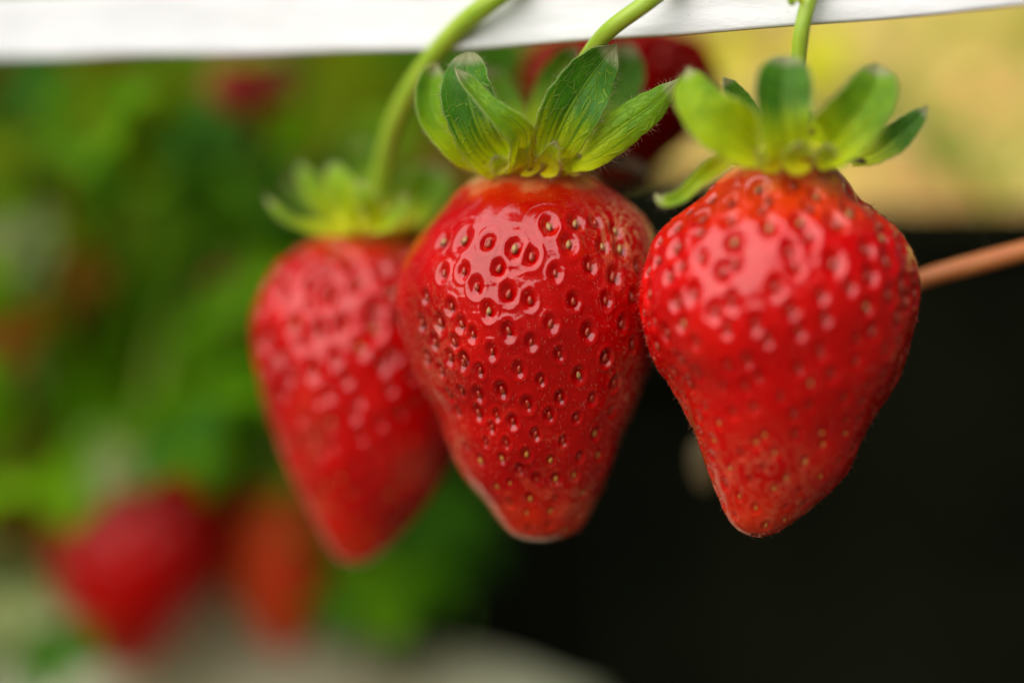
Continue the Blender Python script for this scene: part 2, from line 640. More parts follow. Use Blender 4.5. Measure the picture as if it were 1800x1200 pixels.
        pm[near] = np.maximum(pm[near], prof)
        info.append((p, nn, mdir, adir, size, dpt, tq))
    # low irregularity of the skin
    for k in range(26):
        kv = r_.normal(0, 1, 3)
        kv = kv / np.linalg.norm(kv) * r_.uniform(0.25, 0.9)
        disp += 0.035 * np.sin(V @ kv + r_.uniform(0, 6.28))
    VD = V + nr * disp[..., None]
    tval = np.repeat(tcoord, cols)
    scar_glint = np.zeros(rows * cols)
    if scar_glint_at:
        pr = np.stack([900 + flat[:, 0] / (K * flat[:, 1]), 600 - (flat[:, 2] - HC) / (K * flat[:, 1])], 1)
        for (sx, sy, rx, ry, amp) in scar_glint_at:
            scar_glint = np.maximum(scar_glint, amp * np.exp(-((pr[:, 0] - sx) / rx) ** 2 - ((pr[:, 1] - sy) / ry) ** 2))
        scar_glint *= (fn[:, 1] < 0.4)
    o = mesh_obj('flesh', VD.reshape(-1, 3), grid_faces(rows, cols, True), mat, root,
                 attrs={'along': tval, 'pit': pitm.reshape(-1), 'scar_glint': scar_glint})
    # seeds ---------------------------------------------------------------
    order = sorted(range(len(info)), key=lambda k: info[k][1][1])     # facing the camera first
    org = np.array(root['_o'])
    rest_v, rest_f = [], []
    if with_seeds:
        from mathutils import Matrix
        count = 0
        for rank, k in enumerate(order):
            p, nn, mdir, adir, size, dpt, tq = info[k]
            pos = p - nn * (dpt * 0.80 + 0.06)
            rot = np.stack([adir, -mdir, nn], 1)
            if np.linalg.det(rot) < 0:
                rot[:, 0] *= -1
            sc_ = size * seed_size * r_.uniform(0.80, 1.05) * 0.95
            if rank < 100:
                pick = r_.random()
                if tq < 0.33 and pick < (0.75 if seeds_px else 0.2):
                    key, mt = 'tan', M_seed_tan
                elif tq > 0.70 and pick < 0.6:
                    key, mt = 'gold', M_seed_gold
                elif pick < 0.03:
                    key, mt = 'tan', M_seed_tan
                else:
                    key, mt = 'red', M_seed_red
                so = bpy.data.objects.new('seed', seed_mesh(mt, key))
                C.objects.link(so)
                so.parent = o
                m4 = Matrix.Identity(4)
                ang = r_.uniform(-0.35, 0.35)
                rz = np.array([[math.cos(ang), -math.sin(ang), 0], [math.sin(ang), math.cos(ang), 0], [0, 0, 1]])
                rt = rot @ rz * sc_
                for a in range(3):
                    for b in range(3):
                        m4[a][b] = rt[a, b]
                    m4[a][3] = (pos * MM - org)[a]
                so.matrix_local = m4
            else:
                me = seed_mesh(M_seed_red, 'red')
                vv = np.array([v.co[:] for v in me.vertices]) / MM
                base = sum(len(x) for x in rest_v)
                rest_v.append((vv * sc_) @ rot.T + pos)
                rest_f += [tuple(base + i for i in f.vertices) for f in me.polygons]
        if rest_v:
            so = mesh_obj('seed_cover', np.concatenate(rest_v), rest_f, M_seed_red, o)
            so['kind'] = 'stuff'
    if fuzz:
        ii = r_.integers(0, rows * cols, fuzz * 3)
        # area weighting by ring radius
        keep = r_.random(len(ii)) < (hl[ii // cols] / hl.max())
        ii = ii[keep][:fuzz]
        ii = ii[pitm.reshape(-1)[ii] < 0.5]
        hv, hf = hair_geo(VD.reshape(-1, 3)[ii] - fn[ii] * 0.02, fn[ii], 0.48, 0.012, (0, 0, -0.7), 0.4)
        h = mesh_obj('fuzz', hv, hf, M_hair_red, o)
        h['kind'] = 'stuff'
    return o


def sepal(root, pts, widths, D, mat, face=(0, -1, 0), face2=None, cup=0.25, thick=0.24, wave=0.10, name='sepal', hairs=True, nl=56, nw=15, label=None,
          round_tip=False):
    """pts: (px,py,depth offset mm); widths in photo px"""
    c3 = np.array([P(x, y, D + dz) for (x, y, dz) in pts])
    c = catmull(c3, nl)
    tq = np.linspace(0, 1, nl)
    w = np.interp(tq, np.linspace(0, 1, len(widths)), widths)
    ker = np.array([1, 2, 3, 2, 1]) / 9
    wp = np.pad(w, 2, mode='edge')
    w = np.convolve(wp, ker, 'valid')
    if not round_tip:
        w = w * np.clip((1 - tq) / 0.10, 0, 1) ** 0.75
    else:
        w = w * np.sqrt(np.clip(1 - ((tq - 0.80) / 0.20).clip(0, 1) ** 2, 0, 1))
    w = w * K * D / 2
    w = np.maximum(w, 0.04)
    t = np.gradient(c, axis=0)
    t /= np.linalg.norm(t, axis=1)[:, None]
    f1 = np.array(face, float)
    f2 = np.array(face2 if face2 is not None else face, float)
    fn = f1[None, :] * (1 - tq[:, None]) + f2[None, :] * tq[:, None]
    side = np.cross(t, fn)
    side /= np.linalg.norm(side, axis=1)[:, None]
    nn = np.cross(side, t)
    u = np.linspace(-1, 1, nw)
    ph = rng.uniform(0, 6.28)
    ruff = wave * (np.sin(tq * 13 + ph)[:, None] * (u[None, :] ** 2) * np.sign(u)[None, :] + 0.5 * np.sin(tq * 21 + 2 * ph)[:, None] * u[None, :] ** 2)
    off = cup * (u[None, :] ** 2) - 0.10 * np.exp(-(u[None, :] / 0.13) ** 2) + ruff
    edge = 1 + 0.025 * np.sin(tq * 60 + ph)[:, None] * (np.abs(u) > 0.9)[None, :]
    V = c[:, None, :] + side[:, None, :] * (u[None, :, None] * (w[:, None] * edge)[..., None]) - nn[:, None, :] * (off * w[:, None])[..., None] * -1
    uv = np.stack([np.tile((u + 1) / 2, nl), np.repeat(tq, nw)], 1)
    o = mesh_obj(name, V.reshape(-1, 3), grid_faces(nl, nw), mat, root, uvs=uv)
    sm = o.modifiers.new('thickness', 'SOLIDIFY')
    sm.thickness = thick * MM
    sm.offset = 0
    ss = o.modifiers.new('smooth', 'SUBSURF')
    ss.levels = ss.render_levels = 1
    if hairs:
        n = 150
        ri = rng.integers(3, nl, n)
        left = rng.random(n) < 0.5
        ci = np.where(left, 0, nw - 1)
        pts_ = V[ri, ci]
        dirs = side[ri] * np.where(left, -1, 1)[:, None] + t[ri] * 0.6
        # some hairs all over the blade
        r2 = rng.integers(2, nl, n)
        c2 = rng.integers(0, nw, n)
        P2 = V[r2, c2]
        sg = np.where(rng.random(n) < 0.7, 1, -1)[:, None]
        d2 = nn[r2] * sg + t[r2] * 0.5
        hv, hf = hair_geo(np.concatenate([pts_, P2]), np.concatenate([dirs, d2]), 0.8, 0.012, (0, 0, 0.1), 0.35)
        h = mesh_obj('fuzz', hv, hf, M_hair, o)
        h['kind'] = 'stuff'
    if label:
        o['label'] = label
    return o


def collar(root, cx, cy, rx, ry, D, mat):
    """fleshy green disc under the sepals, lobed outline"""
    rows, cols = 22, 64
    V = []
    for i in range(rows):
        a = math.pi * i / (rows - 1)
        for j in range(cols):
            th = 2 * math.pi * j / cols
            lobe = 1 + 0.05 * math.sin(7 * th + 1) + 0.03 * math.sin(11 * th)
            r = math.sin(a) ** 0.75 * lobe * (1 + 0.12 * math.cos(a) * -1)
            V.append(P(cx, cy, D) + np.array([rx * K * D * r * math.cos(th), rx * K * D * 1.30 * r * math.sin(th), ry * K * D * math.cos(a) * (1 + 0.15 * math.sin(5 * th))]))
    uv = np.stack([np.tile(np.arange(cols) / cols, rows), np.repeat(np.linspace(0.0, 0.5, rows), cols)], 1)
    return mesh_obj('calyx_base', np.array(V), grid_faces(rows, cols, True), mat, root, uvs=uv)


def stem(root, pts, radii, D, mat, name='stem', hairs=220):
    path = [P(x, y, D + dz) for (x, y, dz) in pts]
    v, f, uv, nr = tube_geo(path, [r * K * D for r in radii], 90, 16, 0.02)
    o = mesh_obj(name, v, f, mat, root, uvs=uv)
    if hairs:
        ii = rng.integers(0, len(v), hairs)
        hv, hf = hair_geo(v[ii], nr[ii], 1.1, 0.013, (0, 0, 0), 0.3)
        h = mesh_obj('fuzz', hv, hf, M_hair, o)
        h['kind'] = 'stuff'
    return o


# ------------------------------------------------------------------ setting: ground and what stands behind
def sheet(name, pts, mat, sub=1):
    return mesh_obj(name, pts, [(0, 1, 2, 3)], mat, None, smooth=False)


M_soil = mat_simple('soil', (0.05, 0.033, 0.018), 0.9, 60, (0.10, 0.07, 0.04), 0.004)
g_ = sheet('ground', [(-30000, -30000, 0), (30000, -30000, 0), (30000, 30000, 0), (-30000, 30000, 0)], M_soil)
g_['kind'] = 'structure'

# white plastic support band the stems hang over
M_film, nt, out = new_mat('white plastic film')
g = N(nt)
ob = g.obj()
n = g.noise(ob, 60, 4)
specks = g.ramp(g.noise(g.mapping(ob, (1, 1, 2.5)), 900, 3, 0.6), [(0.68, 0.0), (0.74, 1.0)])
col = g.ramp(n, [(0.3, (0.56, 0.57, 0.57)), (0.7, (0.66, 0.67, 0.67))])
col = g.mix(g.math('MULTIPLY', specks, 0.8), col, (0.25, 0.24, 0.20))
b = g.bsdf(Base_Color=col, Roughness=0.45, Normal=g.bump(g.noise(g.mapping(ob, (0.5, 0.5, 1.6)), 130, 5), 0.45, 0.0010))
g.link(b.outputs[0], out.inputs[0])
low = [(-500, 120, 436), (-150, 108, 425), (0, 104, 420), (350, 98, 408), (700, 91, 398), (900, 83, 391), (1100, 68, 385), (1250, 58, 380), (1400, 48, 377.5),
       (1600, 30, 373.5), (1800, 12, 368), (2000, -8, 362), (2300, -40, 352)]
path = catmull(np.array([P(*q) for q in low]), 220)
H = 9.6
prof = [(0.0, 0.0), (-0.45, 0.15), (-0.55, 0.5), (-0.25, 2.0), (0.0, 4.5), (0.0, H - 1.0), (0.15, H - 0.2), (0.6, H), (1.0, H - 0.3), (1.1, H - 1), (1.0, 4.5), (0.7, 2.0), (0.4, 0.3)]
tg = np.gradient(path, axis=0)
tg[:, 2] = 0
tg /= np.linalg.norm(tg, axis=1)[:, None]
nb = np.stack([-tg[:, 1], tg[:, 0], 0 * tg[:, 0]], 1)       # pointing away from the camera
V = np.array([[p + nb[i] * a + np.array([0, 0, bb + 0.12 * math.sin(i * 0.21) * (bb < 1)]) for (a, bb) in prof] for i, p in enumerate(path)])
band = mesh_obj('support_band', V.reshape(-1, 3), grid_faces(len(path), len(prof), True), M_film)
tag(band, 'white plastic support band running along the top, strawberry stems hang over it', 'support band')

# ------------------------------------------------------------------ the three strawberries
# --- middle
SP = [(320, 410), (445, 400), (590, 410), (745, 450), (650, 570), (320, 595), (440, 585), (520, 675), (850, 500), (990, 600), (710, 720), (840, 760), (1095, 765), (590, 825),
      (950, 320), (1110, 300), (1225, 290), (1070, 425), (1270, 440), (1380, 455), (1190, 560), (1340, 620), (1290, 760), (220, 740), (370, 800), (300, 890), (190, 900), (430, 900),
      (500, 960), (710, 940), (960, 900), (845, 1005), (1180, 945), (1385, 895), (615, 1065), (1015, 1075), (1285, 1100), (270, 1010), (385, 1010), (450, 1100), (365, 1100),
      (225, 1100), (1350, 345), (1480, 570), (1450, 740), (1450, 1020)]
SP = [(680 + u / 3.3333, 300 + v / 3.3333) for u, v in SP]
S2 = [(775, 100), (905, 160), (1130, 135), (1290, 30), (1340, 185), (670, 225), (530, 250), (540, 110), (825, 305), (1020, 265), (1205, 275), (1320, 350), (955, 370), (1115, 385),
      (870, 480), (1035, 520), (1225, 480), (735, 410), (640, 370), (530, 360), (610, 440), (410, 350), (575, 530), (700, 530), (820, 600), (960, 635), (1130, 610), (1245, 600),
      (670, 620), (775, 690), (880, 750), (995, 745), (1100, 720), (1245, 700), (460, 560), (540, 640), (720, 770), (640, 790), (840, 860), (990, 860), (1150, 825), (720, 880),
      (820, 940), (960, 930), (1120, 945), (950, 1010), (830, 1030), (1050, 1040), (310, 110), (430, 230), (360, 250), (440, 60)]
SP += [(680 + u / 3.3333, 620 + v / 3.3333) for u, v in S2]
DM = 393.0
berry_m = thing('strawberry', 'ripe red strawberry in sharp focus, between and touching two other strawberries', 'strawberry', P(950, 300, DM), 'ripe strawberries hanging from the white band')
build_flesh(berry_m, 'm', [(850, 308), (815, 333), (785, 360), (737, 418), (710, 466), (701, 510), (704, 555), (719, 626), (743, 683), (767, 724), (788, 778), (813, 834), (854, 882), (874, 908), (900, 936), (925, 948)],
            [(1018, 305), (1055, 323), (1100, 351), (1136, 387), (1155, 430), (1162, 490), (1161, 560), (1150, 640), (1124, 707), (1099, 764), (1079, 818), (1064, 858), (1043, 896), (1019, 930), (985, 948)],
            (935, 300), (955, 954), DM, M_fleshM, 430, 760, 0.90, SP, 300, [(1110, 380, 55, 75, 1.0), (1125, 700, 40, 60, 0.7), (1050, 900, 45, 45, 0.9), (790, 840, 30, 90, 0.5), (755, 640, 45, 120, 0.25)], 1.0, 5500, 0.88, 1)  # last pale patch paints the glints of hairs on the left flank
cM = collar(berry_m, 942, 285, 98, 30, DM, M_collar)
S = sepal
S(berry_m, [(905, 285, 0), (895, 200, 5), (872, 150, 7), (855, 118, 7)], [50, 62, 62, 40], DM, M_sep_light, (0.3, -1, 0), cup=0.2, round_tip=True)
S(berry_m, [(955, 280, 4), (958, 215, 6), (978, 140, 7), (1015, 78, 6)], [50, 62, 66, 30], DM, M_sep_light, (-0.2, -1, 0), cup=0.2)
S(berry_m, [(1000, 285, 4), (1052, 215, 5), (1090, 150, 6), (1103, 78, 6)], [60, 90, 98, 66], DM, M_sep, (-0.3, -1, 0.1), cup=0.35, round_tip=True)
S(berry_m, [(892, 296, -6), (845, 232, -12), (822, 160, -12), (822, 92, -10)], [70, 92, 94, 62], DM, M_sep, (-0.25, -1, 0.1), cup=0.3, round_tip=True)
S(berry_m, [(860, 292, -4), (806, 252, -7), (768, 208, -7), (755, 155, -5), (766, 112, -3)], [36, 52, 56, 46, 26], DM, M_sep_light, (-0.9, -0.8, 0.2), (0.3, -1, 0.2), cup=0.9)
S(berry_m, [(870, 280, -3), (795, 235, -4), (756, 190, -4), (748, 150, -2), (752, 120, 0)], [20, 30, 34, 30, 18], DM, M_sep, (-0.6, -1, 0.2), cup=0.4)
S(berry_m, [(960, 296, -7), (975, 250, -13), (1004, 190, -15), (1037, 138, -14), (1084, 78, -13)], [70, 84, 104, 90, 34], DM, M_sep, (0.15, -1, 0.15), (0.35, -1, 0.1), cup=0.28)
S(berry_m, [(990, 292, -7), (1050, 256, -13), (1105, 215, -14), (1152, 182, -14), (1194, 138, -14)], [36, 60, 70, 58, 14], DM, M_sep_light, (0.2, -1, 0.5), (0.2, -1, -0.1), cup=-0.35)
S(berry_m, [(912, 296, -8), (912, 262, -13), (905, 232, -17), (878, 207, -18), (840, 170, -17), (800, 121, -16)], [48, 56, 56, 42, 34, 26], DM, M_sep_light, (0.15, -1, -0.35), (0.7, -1, 0.4), cup=0.5)
S(berry_m, [(1020, 290, 2), (1060, 284, 4), (1098, 290, 5), (1138, 300, 5)], [16, 26, 34, 30], DM, M_brown, (0, -1, 0.5), cup=0.5, wave=0.2, hairs=False, label='withered brown sepal', round_tip=True)
S(berry_m, [(925, 298, -7.5), (925, 285, -10.5), (922, 262, -12.5), (918, 245, -13)], [20, 48, 36, 14], DM, M_lobe, (0, -1, 0.2), cup=0.35)
S(berry_m, [(962, 298, -7.8), (965, 285, -11), (970, 265, -13), (978, 248, -13.5)], [20, 48, 34, 12], DM, M_lobe, (0, -1, 0.2), cup=0.35)
S(berry_m, [(1003, 298, -6.5), (1008, 288, -9.5), (1020, 272, -11)], [18, 42, 20], DM, M_lobe, (0.1, -1, 0.2), cup=0.35)
S(berry_m, [(885, 298, -6), (878, 290, -8.5), (868, 275, -9.5)], [16, 34, 16], DM, M_lobe, (-0.2, -1, 0.2), cup=0.35)
stem(berry_m, [(950, 285, 0), (985, 200, -2), (1030, 105, -9), (1075, 50, -15), (1130, 10, -17), (1190, -35, -12), (1300, -75, 6)], [15, 14, 14, 15, 16, 16, 16], DM, M_stem)

# --- right
DR = 378.0
berry_r = thing('strawberry', 'broadest and brightest red strawberry, slightly blurred, in front of the dark planter', 'strawberry', P(1375, 290, DR), 'ripe strawberries hanging from the white band')
build_flesh(berry_r, 'r', [(1296, 290), (1265, 311), (1236, 341), (1205, 366), (1163, 401), (1138, 445), (1126, 500), (1131, 575), (1148, 632), (1185, 688), (1214, 748), (1239, 811), (1263, 873), (1284, 915), (1310, 938)],
            [(1458, 290), (1482, 311), (1511, 346), (1550, 374), (1581, 400), (1606, 440), (1619, 490), (1618, 545), (1606, 597), (1581, 664), (1545, 722), (1513, 778), (1487, 832), (1440, 882), (1388, 924), (1362, 940)],
            (1378, 284), (1337, 947), DR, M_fleshR, 330, 560, 0.92, None, 330, [(1200, 780, 40, 140, 0.3), (1340, 830, 90, 60, 0.32), (1420, 905, 70, 40, 0.6)], 0.7, 3200, 0.78, 2)
collar(berry_r, 1385, 270, 100, 26, DR, M_collar)
S(berry_r, [(1345, 262, 2), (1318, 208, 4), (1292, 168, 4), (1272, 136, 3)], [44, 52, 44, 20], DR, M_sep, (0.2, -1, 0), cup=0.2)
S(berry_r, [(1420, 236, 4), (1421, 215, 5), (1422, 194, 5)], [14, 14, 8], DR, M_sep, (0, -1, 0), cup=0.2)
S(berry_r, [(1350, 270, -6), (1295, 238, -12), (1248, 203, -13), (1218, 160, -12), (1209, 118, -9)], [70, 92, 102, 74, 14], DR, M_sep_yel, (-0.1, -1, 0.2), (-0.4, -1, 0.2), cup=0.3)
S(berry_r, [(1385, 280, -12), (1379, 222, -15), (1377, 160, -15), (1382, 98, -13)], [76, 88, 100, 66], DR, M_sep, (0, -1, 0.1), cup=0.3, round_tip=True)
S(berry_r, [(1430, 266, -6), (1478, 232, -12), (1513, 192, -13), (1537, 152, -12), (1541, 112, -10)], [70, 96, 104, 88, 40], DR, M_sep_light, (0.2, -1, 0.2), cup=0.3)
S(berry_r, [(1498, 286, -3), (1540, 268, -5), (1575, 243, -6), (1605, 215, -6), (1630, 188, -6)], [16, 42, 56, 42, 16], DR, M_sep, (0.1, -1, 0.4), cup=0.2)
S(berry_r, [(1310, 268, -4), (1270, 286, -7), (1228, 316, -9), (1188, 350, -9), (1164, 354, -9), (1152, 340, -8)], [26, 30, 34, 26, 24, 18], DR, M_sep_yel, (0.3, -1, 0.6), (0.2, -1, 0.3), cup=0.4)
S(berry_r, [(1470, 282, -5), (1500, 281, -6), (1524, 285, -6)], [22, 12, 8], DR, M_brown, (0, -1, 0.3), cup=0.3, hairs=False, label='small withered brown sepal')
S(berry_r, [(1350, 284, -8), (1350, 272, -12), (1345, 252, -14)], [24, 60, 24], DR, M_lobe, (0, -1, 0.2), cup=0.3)
S(berry_r, [(1400, 284, -8.5), (1402, 272, -12.5), (1405, 250, -14.5)], [24, 62, 24], DR, M_lobe, (0, -1, 0.2), cup=0.3)
S(berry_r, [(1448, 284, -7), (1450, 274, -10.5), (1458, 255, -12)], [24, 46, 20], DR, M_lobe, (0.1, -1, 0.2), cup=0.3)
stem(berry_r, [(1395, 275, 0), (1402, 180, -2), (1404, 100, -3), (1410, 50, -4), (1422, 0, -3.5), (1436, -45, -2), (1470, -90, 3)], [12, 12, 13, 14, 14, 14, 14], DR, M_stem)
S(berry_r, [(1412, 2, -5), (1402, -4, -6), (1390, 2, -6.5), (1396, 10, -6.5)], [14, 16, 14, 8], DR, M_sep_yel, (0, -1, 0), cup=0.4, name='bract', hairs=False)

# --- left
DL = 415.0
berry_l = thing('strawberry', 'blurred red strawberry hanging partly behind the sharp one', 'strawberry', P(655, 400, DL), 'ripe strawberries hanging from the white band')
build_flesh(berry_l, 'l', [(574, 416), (531, 432), (488, 463), (457, 504), (443, 545), (441, 599), (456, 677), (488, 784), (519, 852), (551, 915), (580, 962), (600, 984)],
            [(716, 421), (752, 440), (785, 478), (806, 530), (815, 600), (815, 680), (806, 760), (790, 815), (765, 864), (716, 926), (672, 972), (648, 988)],
            (645, 411), (625, 993), DL, M_fleshL, 260, 440, 0.84, None, 300, [(540, 770, 30, 70, 0.3), (740, 830, 40, 40, 0.4)], 0.7, 1800, 0.75, 3)
collar(berry_l, 660, 398, 84, 28, DL, M_collar)
S(berry_l, [(630, 404, -6), (560, 402, -9), (505, 384, -10), (466, 346, -9)], [30, 26, 22, 10], DL, M_sep_yel, (0, -1, 0.6), cup=0.2)
S(berry_l, [(630, 395, -3), (575, 360, -5), (545, 322, -5), (524, 288, -4)], [38, 46, 40, 18], DL, M_sep_yel, (0, -1, 0.3), cup=0.2)
S(berry_l, [(645, 398, -8), (615, 355, -10), (598, 322, -10), (580, 288, -8)], [44, 54, 48, 20], DL, M_sep_yel, (0, -1, 0.2), cup=0.2)
S(berry_l, [(625, 396, 3), (570, 375, 4), (530, 350, 4), (502, 318, 4)], [26, 30, 24, 8], DL, M_sep_light, (0, -1, 0.3), cup=0.2)
S(berry_l, [(660, 398, -10), (655, 370, -13), (640, 345, -14), (632, 318, -13)], [34, 36, 28, 8], DL, M_sep_yel, (0, -1, 0.3), cup=0.2)
S(berry_l, [(655, 390, 4), (640, 320, 6), (634, 280, 6), (638, 245, 5)], [40, 44, 36, 20], DL, M_sep_light, (0, -1, 0), cup=0.2)
S(berry_l, [(690, 400, 0), (725, 365, 1), (752, 330, 2), (770, 290, 3)], [60, 80, 84, 62], DL, M_sep_light, (0.2, -1, 0.1), cup=0.2, round_tip=True)
S(berry_l, [(650, 402, -9), (690, 385, -13), (705, 365, -13), (712, 342, -12)], [34, 36, 26, 10], DL, M_sep_yel, (0, -1, 0.5), cup=0.2)
stem(berry_l, [(660, 395, 0), (668, 320, -4), (690, 225, -10), (735, 135, -16), (800, 55, -22), (885, -12, -27), (980, -60, -20)], [17, 17, 17.5, 17, 17, 16, 16], DL, M_stem)

# --- runner stem to the right, behind the right berry
run = thing('runner_stem', 'reddish brown runner stem sticking out to the right of the brightest strawberry', 'runner stem', P(1700, 465, 396))
stem(run, [(1480, 520, 8), (1560, 512, 2), (1640, 484, 0), (1720, 462, 0), (1810, 438, 0), (1950, 405, 4), (2080, 330, 14)], [13, 16, 17, 17, 18, 18, 18], 396, M_stem_red, hairs=60)

# ------------------------------------------------------------------ background planter, bank, foliage
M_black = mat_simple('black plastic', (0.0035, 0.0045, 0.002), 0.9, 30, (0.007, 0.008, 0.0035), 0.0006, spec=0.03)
M_inner = mat_simple('coir substrate', (0.16, 0.10, 0.045), 0.95, 200, (0.36, 0.25, 0.11), 0.003)


def box(x0, x1, y0, y1, z0, z1):
    v = [(x0, y0, z0), (x1, y0, z0), (x1, y1, z0), (x0, y1, z0), (x0, y0, z1), (x1, y0, z1), (x1, y1, z1), (x0, y1, z1)]
    f = [(0, 1, 5, 4), (1, 2, 6, 5), (2, 3, 7, 6), (3, 0, 4, 7), (4, 5, 6, 7), (3, 2, 1, 0)]
    return v, f


DP = 480.0
xl, xr = (1065 - 900) * K * DP, (3000 - 900) * K * DP
zt = HC - (372 - 600) * K * DP
pl = thing('planter', 'black plastic planter trough standing behind the strawberries on the right', 'planter', ((xl + xr) / 2, DP + 60, zt - 120))
rs = []
v, f = box(xl, xr, DP, DP + 3, zt - 130, zt)
w_ = mesh_obj('wall', v, f, M_black, pl, smooth=False)
v, f = box(xl, xl + 3, DP + 3, DP + 70, zt - 130, zt)
mesh_obj('wall', v, f, M_black, pl, smooth=False)
v, f = box(xl, xr, DP - 3, DP, zt - 6, zt + 0.5)
mesh_obj('rim', v, f, M_black, pl, smooth=False)
nx, ny = 120, 26
V = []
for j in range(ny):
    for i in range(nx):
        q = j / (ny - 1)
        x = xl + 3.2 + (xr - xl - 3.5) * i / (nx - 1)
        z = zt - 5 + 46 * q ** 0.8 + (3.0 * math.sin(x * 0.11 + 5 * q) + 2.2 * math.sin(x * 0.23 - 9 * q + 1) + 1.6 * math.sin(x * 0.51 + 14 * q)) * min(1, q * 4)
        V.append((x, DP + 3.2 + 66 * q, z))
sub_i = len(V)
mesh_obj('substrate', V, grid_faces(ny, nx), None, pl)
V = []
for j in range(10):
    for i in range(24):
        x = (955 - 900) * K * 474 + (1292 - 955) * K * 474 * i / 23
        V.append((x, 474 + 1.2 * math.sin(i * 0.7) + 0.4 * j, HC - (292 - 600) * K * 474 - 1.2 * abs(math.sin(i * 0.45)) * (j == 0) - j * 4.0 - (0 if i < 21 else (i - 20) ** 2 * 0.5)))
flap = mesh_obj('dark_flap', V, grid_faces(10, 24), M_black, pl)  # added black flap that keeps the gap behind the berries dark
lm = flap.modifiers.new('thickness', 'SOLIDIFY')
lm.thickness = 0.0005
for xx in (xl + 40, xl + 200):
    v, f = box(xx, xx + 20, DP + 20, DP + 40, 0, zt - 130.2)
    mesh_obj('leg', v, f, M_black, pl, smooth=False)

# sandy bank rising behind the planter
M_bank, nt, out = new_mat('dry straw and sand')
g = N(nt)
ob = g.obj()
n1 = g.noise(g.mapping(ob, (0.6, 1.2, 1.6)), 75, 5, 0.6)
col = g.ramp(n1, [(0.38, (0.08, 0.16, 0.015)), (0.44, (0.42, 0.40, 0.04)), (0.48, (0.52, 0.38, 0.12)), (0.53, (0.50, 0.20, 0.03)), (0.57, (0.56, 0.44, 0.17)), (0.62, (0.14, 0.22, 0.02))])
b = g.bsdf(Base_Color=col, Roughness=0.9, Normal=g.bump(g.noise(ob, 120, 5), 0.5, 0.001))
g.link(b.outputs[0], out.inputs[0])
for ch in pl.children:
    if ch.name.startswith('substrate'):
        ch.data.materials.append(M_bank)
nx, ny = 60, 40
V = []
for j in range(ny):
    for i in range(nx):
        x = -260 + 900 * i / (nx - 1)
        y = 700 + 700 * j / (ny - 1)
        z = HC - 150 + (y - 700) * 0.85 + 14 * math.sin(x * 0.03 + y * 0.02) + 9 * math.sin(x * 0.081 - y * 0.05)
        V.append((x, y, z))
bank = mesh_obj('bank', V, grid_faces(ny, nx), M_bank)
bank['kind'] = 'structure'


def leaflet_geo(L, W, fold=0.3, curl=0.3, nl=9, nw=7):
    tq = np.linspace(0, 1, nl)
    w = W / 2 * np.sin(np.pi * np.clip(tq, 0.02, 0.985) ** 1.15) ** 0.7
    u = np.linspace(-1, 1, nw)
    X = u[None, :] * w[:, None]
    Y = L * tq[:, None] * np.ones(nw)[None, :] + 0.03 * L * np.cos(np.arange(nl) * 3.1)[:, None] * (np.abs(u) > 0.9)
    Z = fold * np.abs(X) - curl * L * (tq[:, None] ** 2) + 0.04 * W * np.sin(tq * 9)[:, None] * (u ** 2)[None, :]
    return np.stack([X, Y, Z], -1).reshape(-1, 3), grid_faces(nl, nw)


def frame(d, up):
    d = d / np.linalg.norm(d)
    x = np.cross(d, up)
    x /= np.linalg.norm(x)
    z = np.cross(x, d)
    return np.stack([x, d, z], 1)


def rod(a, b, sag, r, n=8, sides=5):
    t = np.linspace(0, 1, n)[:, None]
    c = a + (b - a) * t + np.array(sag) * (t * (1 - t) * 4)
    v, f, _, _ = tube_geo(c, [r, r * 0.7], n, sides)
    return v, f


def leaf_mat(name, c1, c2, tr=0.4, rough=0.35):
    m, nt, out = new_mat(name)
    g = N(nt)
    col = g.ramp(g.noise(g.obj(), 70, 3), [(0.35, c1), (0.65, c2)])
    b = g.bsdf(Base_Color=col, Roughness=0.6)
    b.inputs['Specular IOR Level'].default_value = 0.12
    t = g.node('ShaderNodeBsdfTranslucent')
    g.link(g.mix(1.0, col, (1.5, 1.5, 0.3), 'MULTIPLY'), t.inputs[0])
    mx = g.node('ShaderNodeMixShader')
    mx.inputs[0].default_value = tr
    g.link(b.outputs[0], mx.inputs[1])
    g.link(t.outputs[0], mx.inputs[2])
    g.link(mx.outputs[0], out.inputs[0])
    return m


M_lf = [leaf_mat('mid green leaf', (0.07, 0.21, 0.0005), (0.16, 0.35, 0.001)),
        leaf_mat('yellow green leaf', (0.16, 0.23, 0.001), (0.24, 0.32, 0.002)),
        leaf_mat('dark green leaf', (0.03, 0.11, 0.002), (0.05, 0.18, 0.004)),
        leaf_mat('olive brown leaf', (0.16, 0.11, 0.003), (0.30, 0.09, 0.010)),
        leaf_mat('pale grey green leaf', (0.18, 0.26, 0.08), (0.30, 0.34, 0.14), 0.3),  # pale tone also paints the glossy highlight on leaves at far left
        leaf_mat('bright yellow leaf', (0.60, 0.62, 0.02), (0.75, 0.72, 0.08), 0.3)]


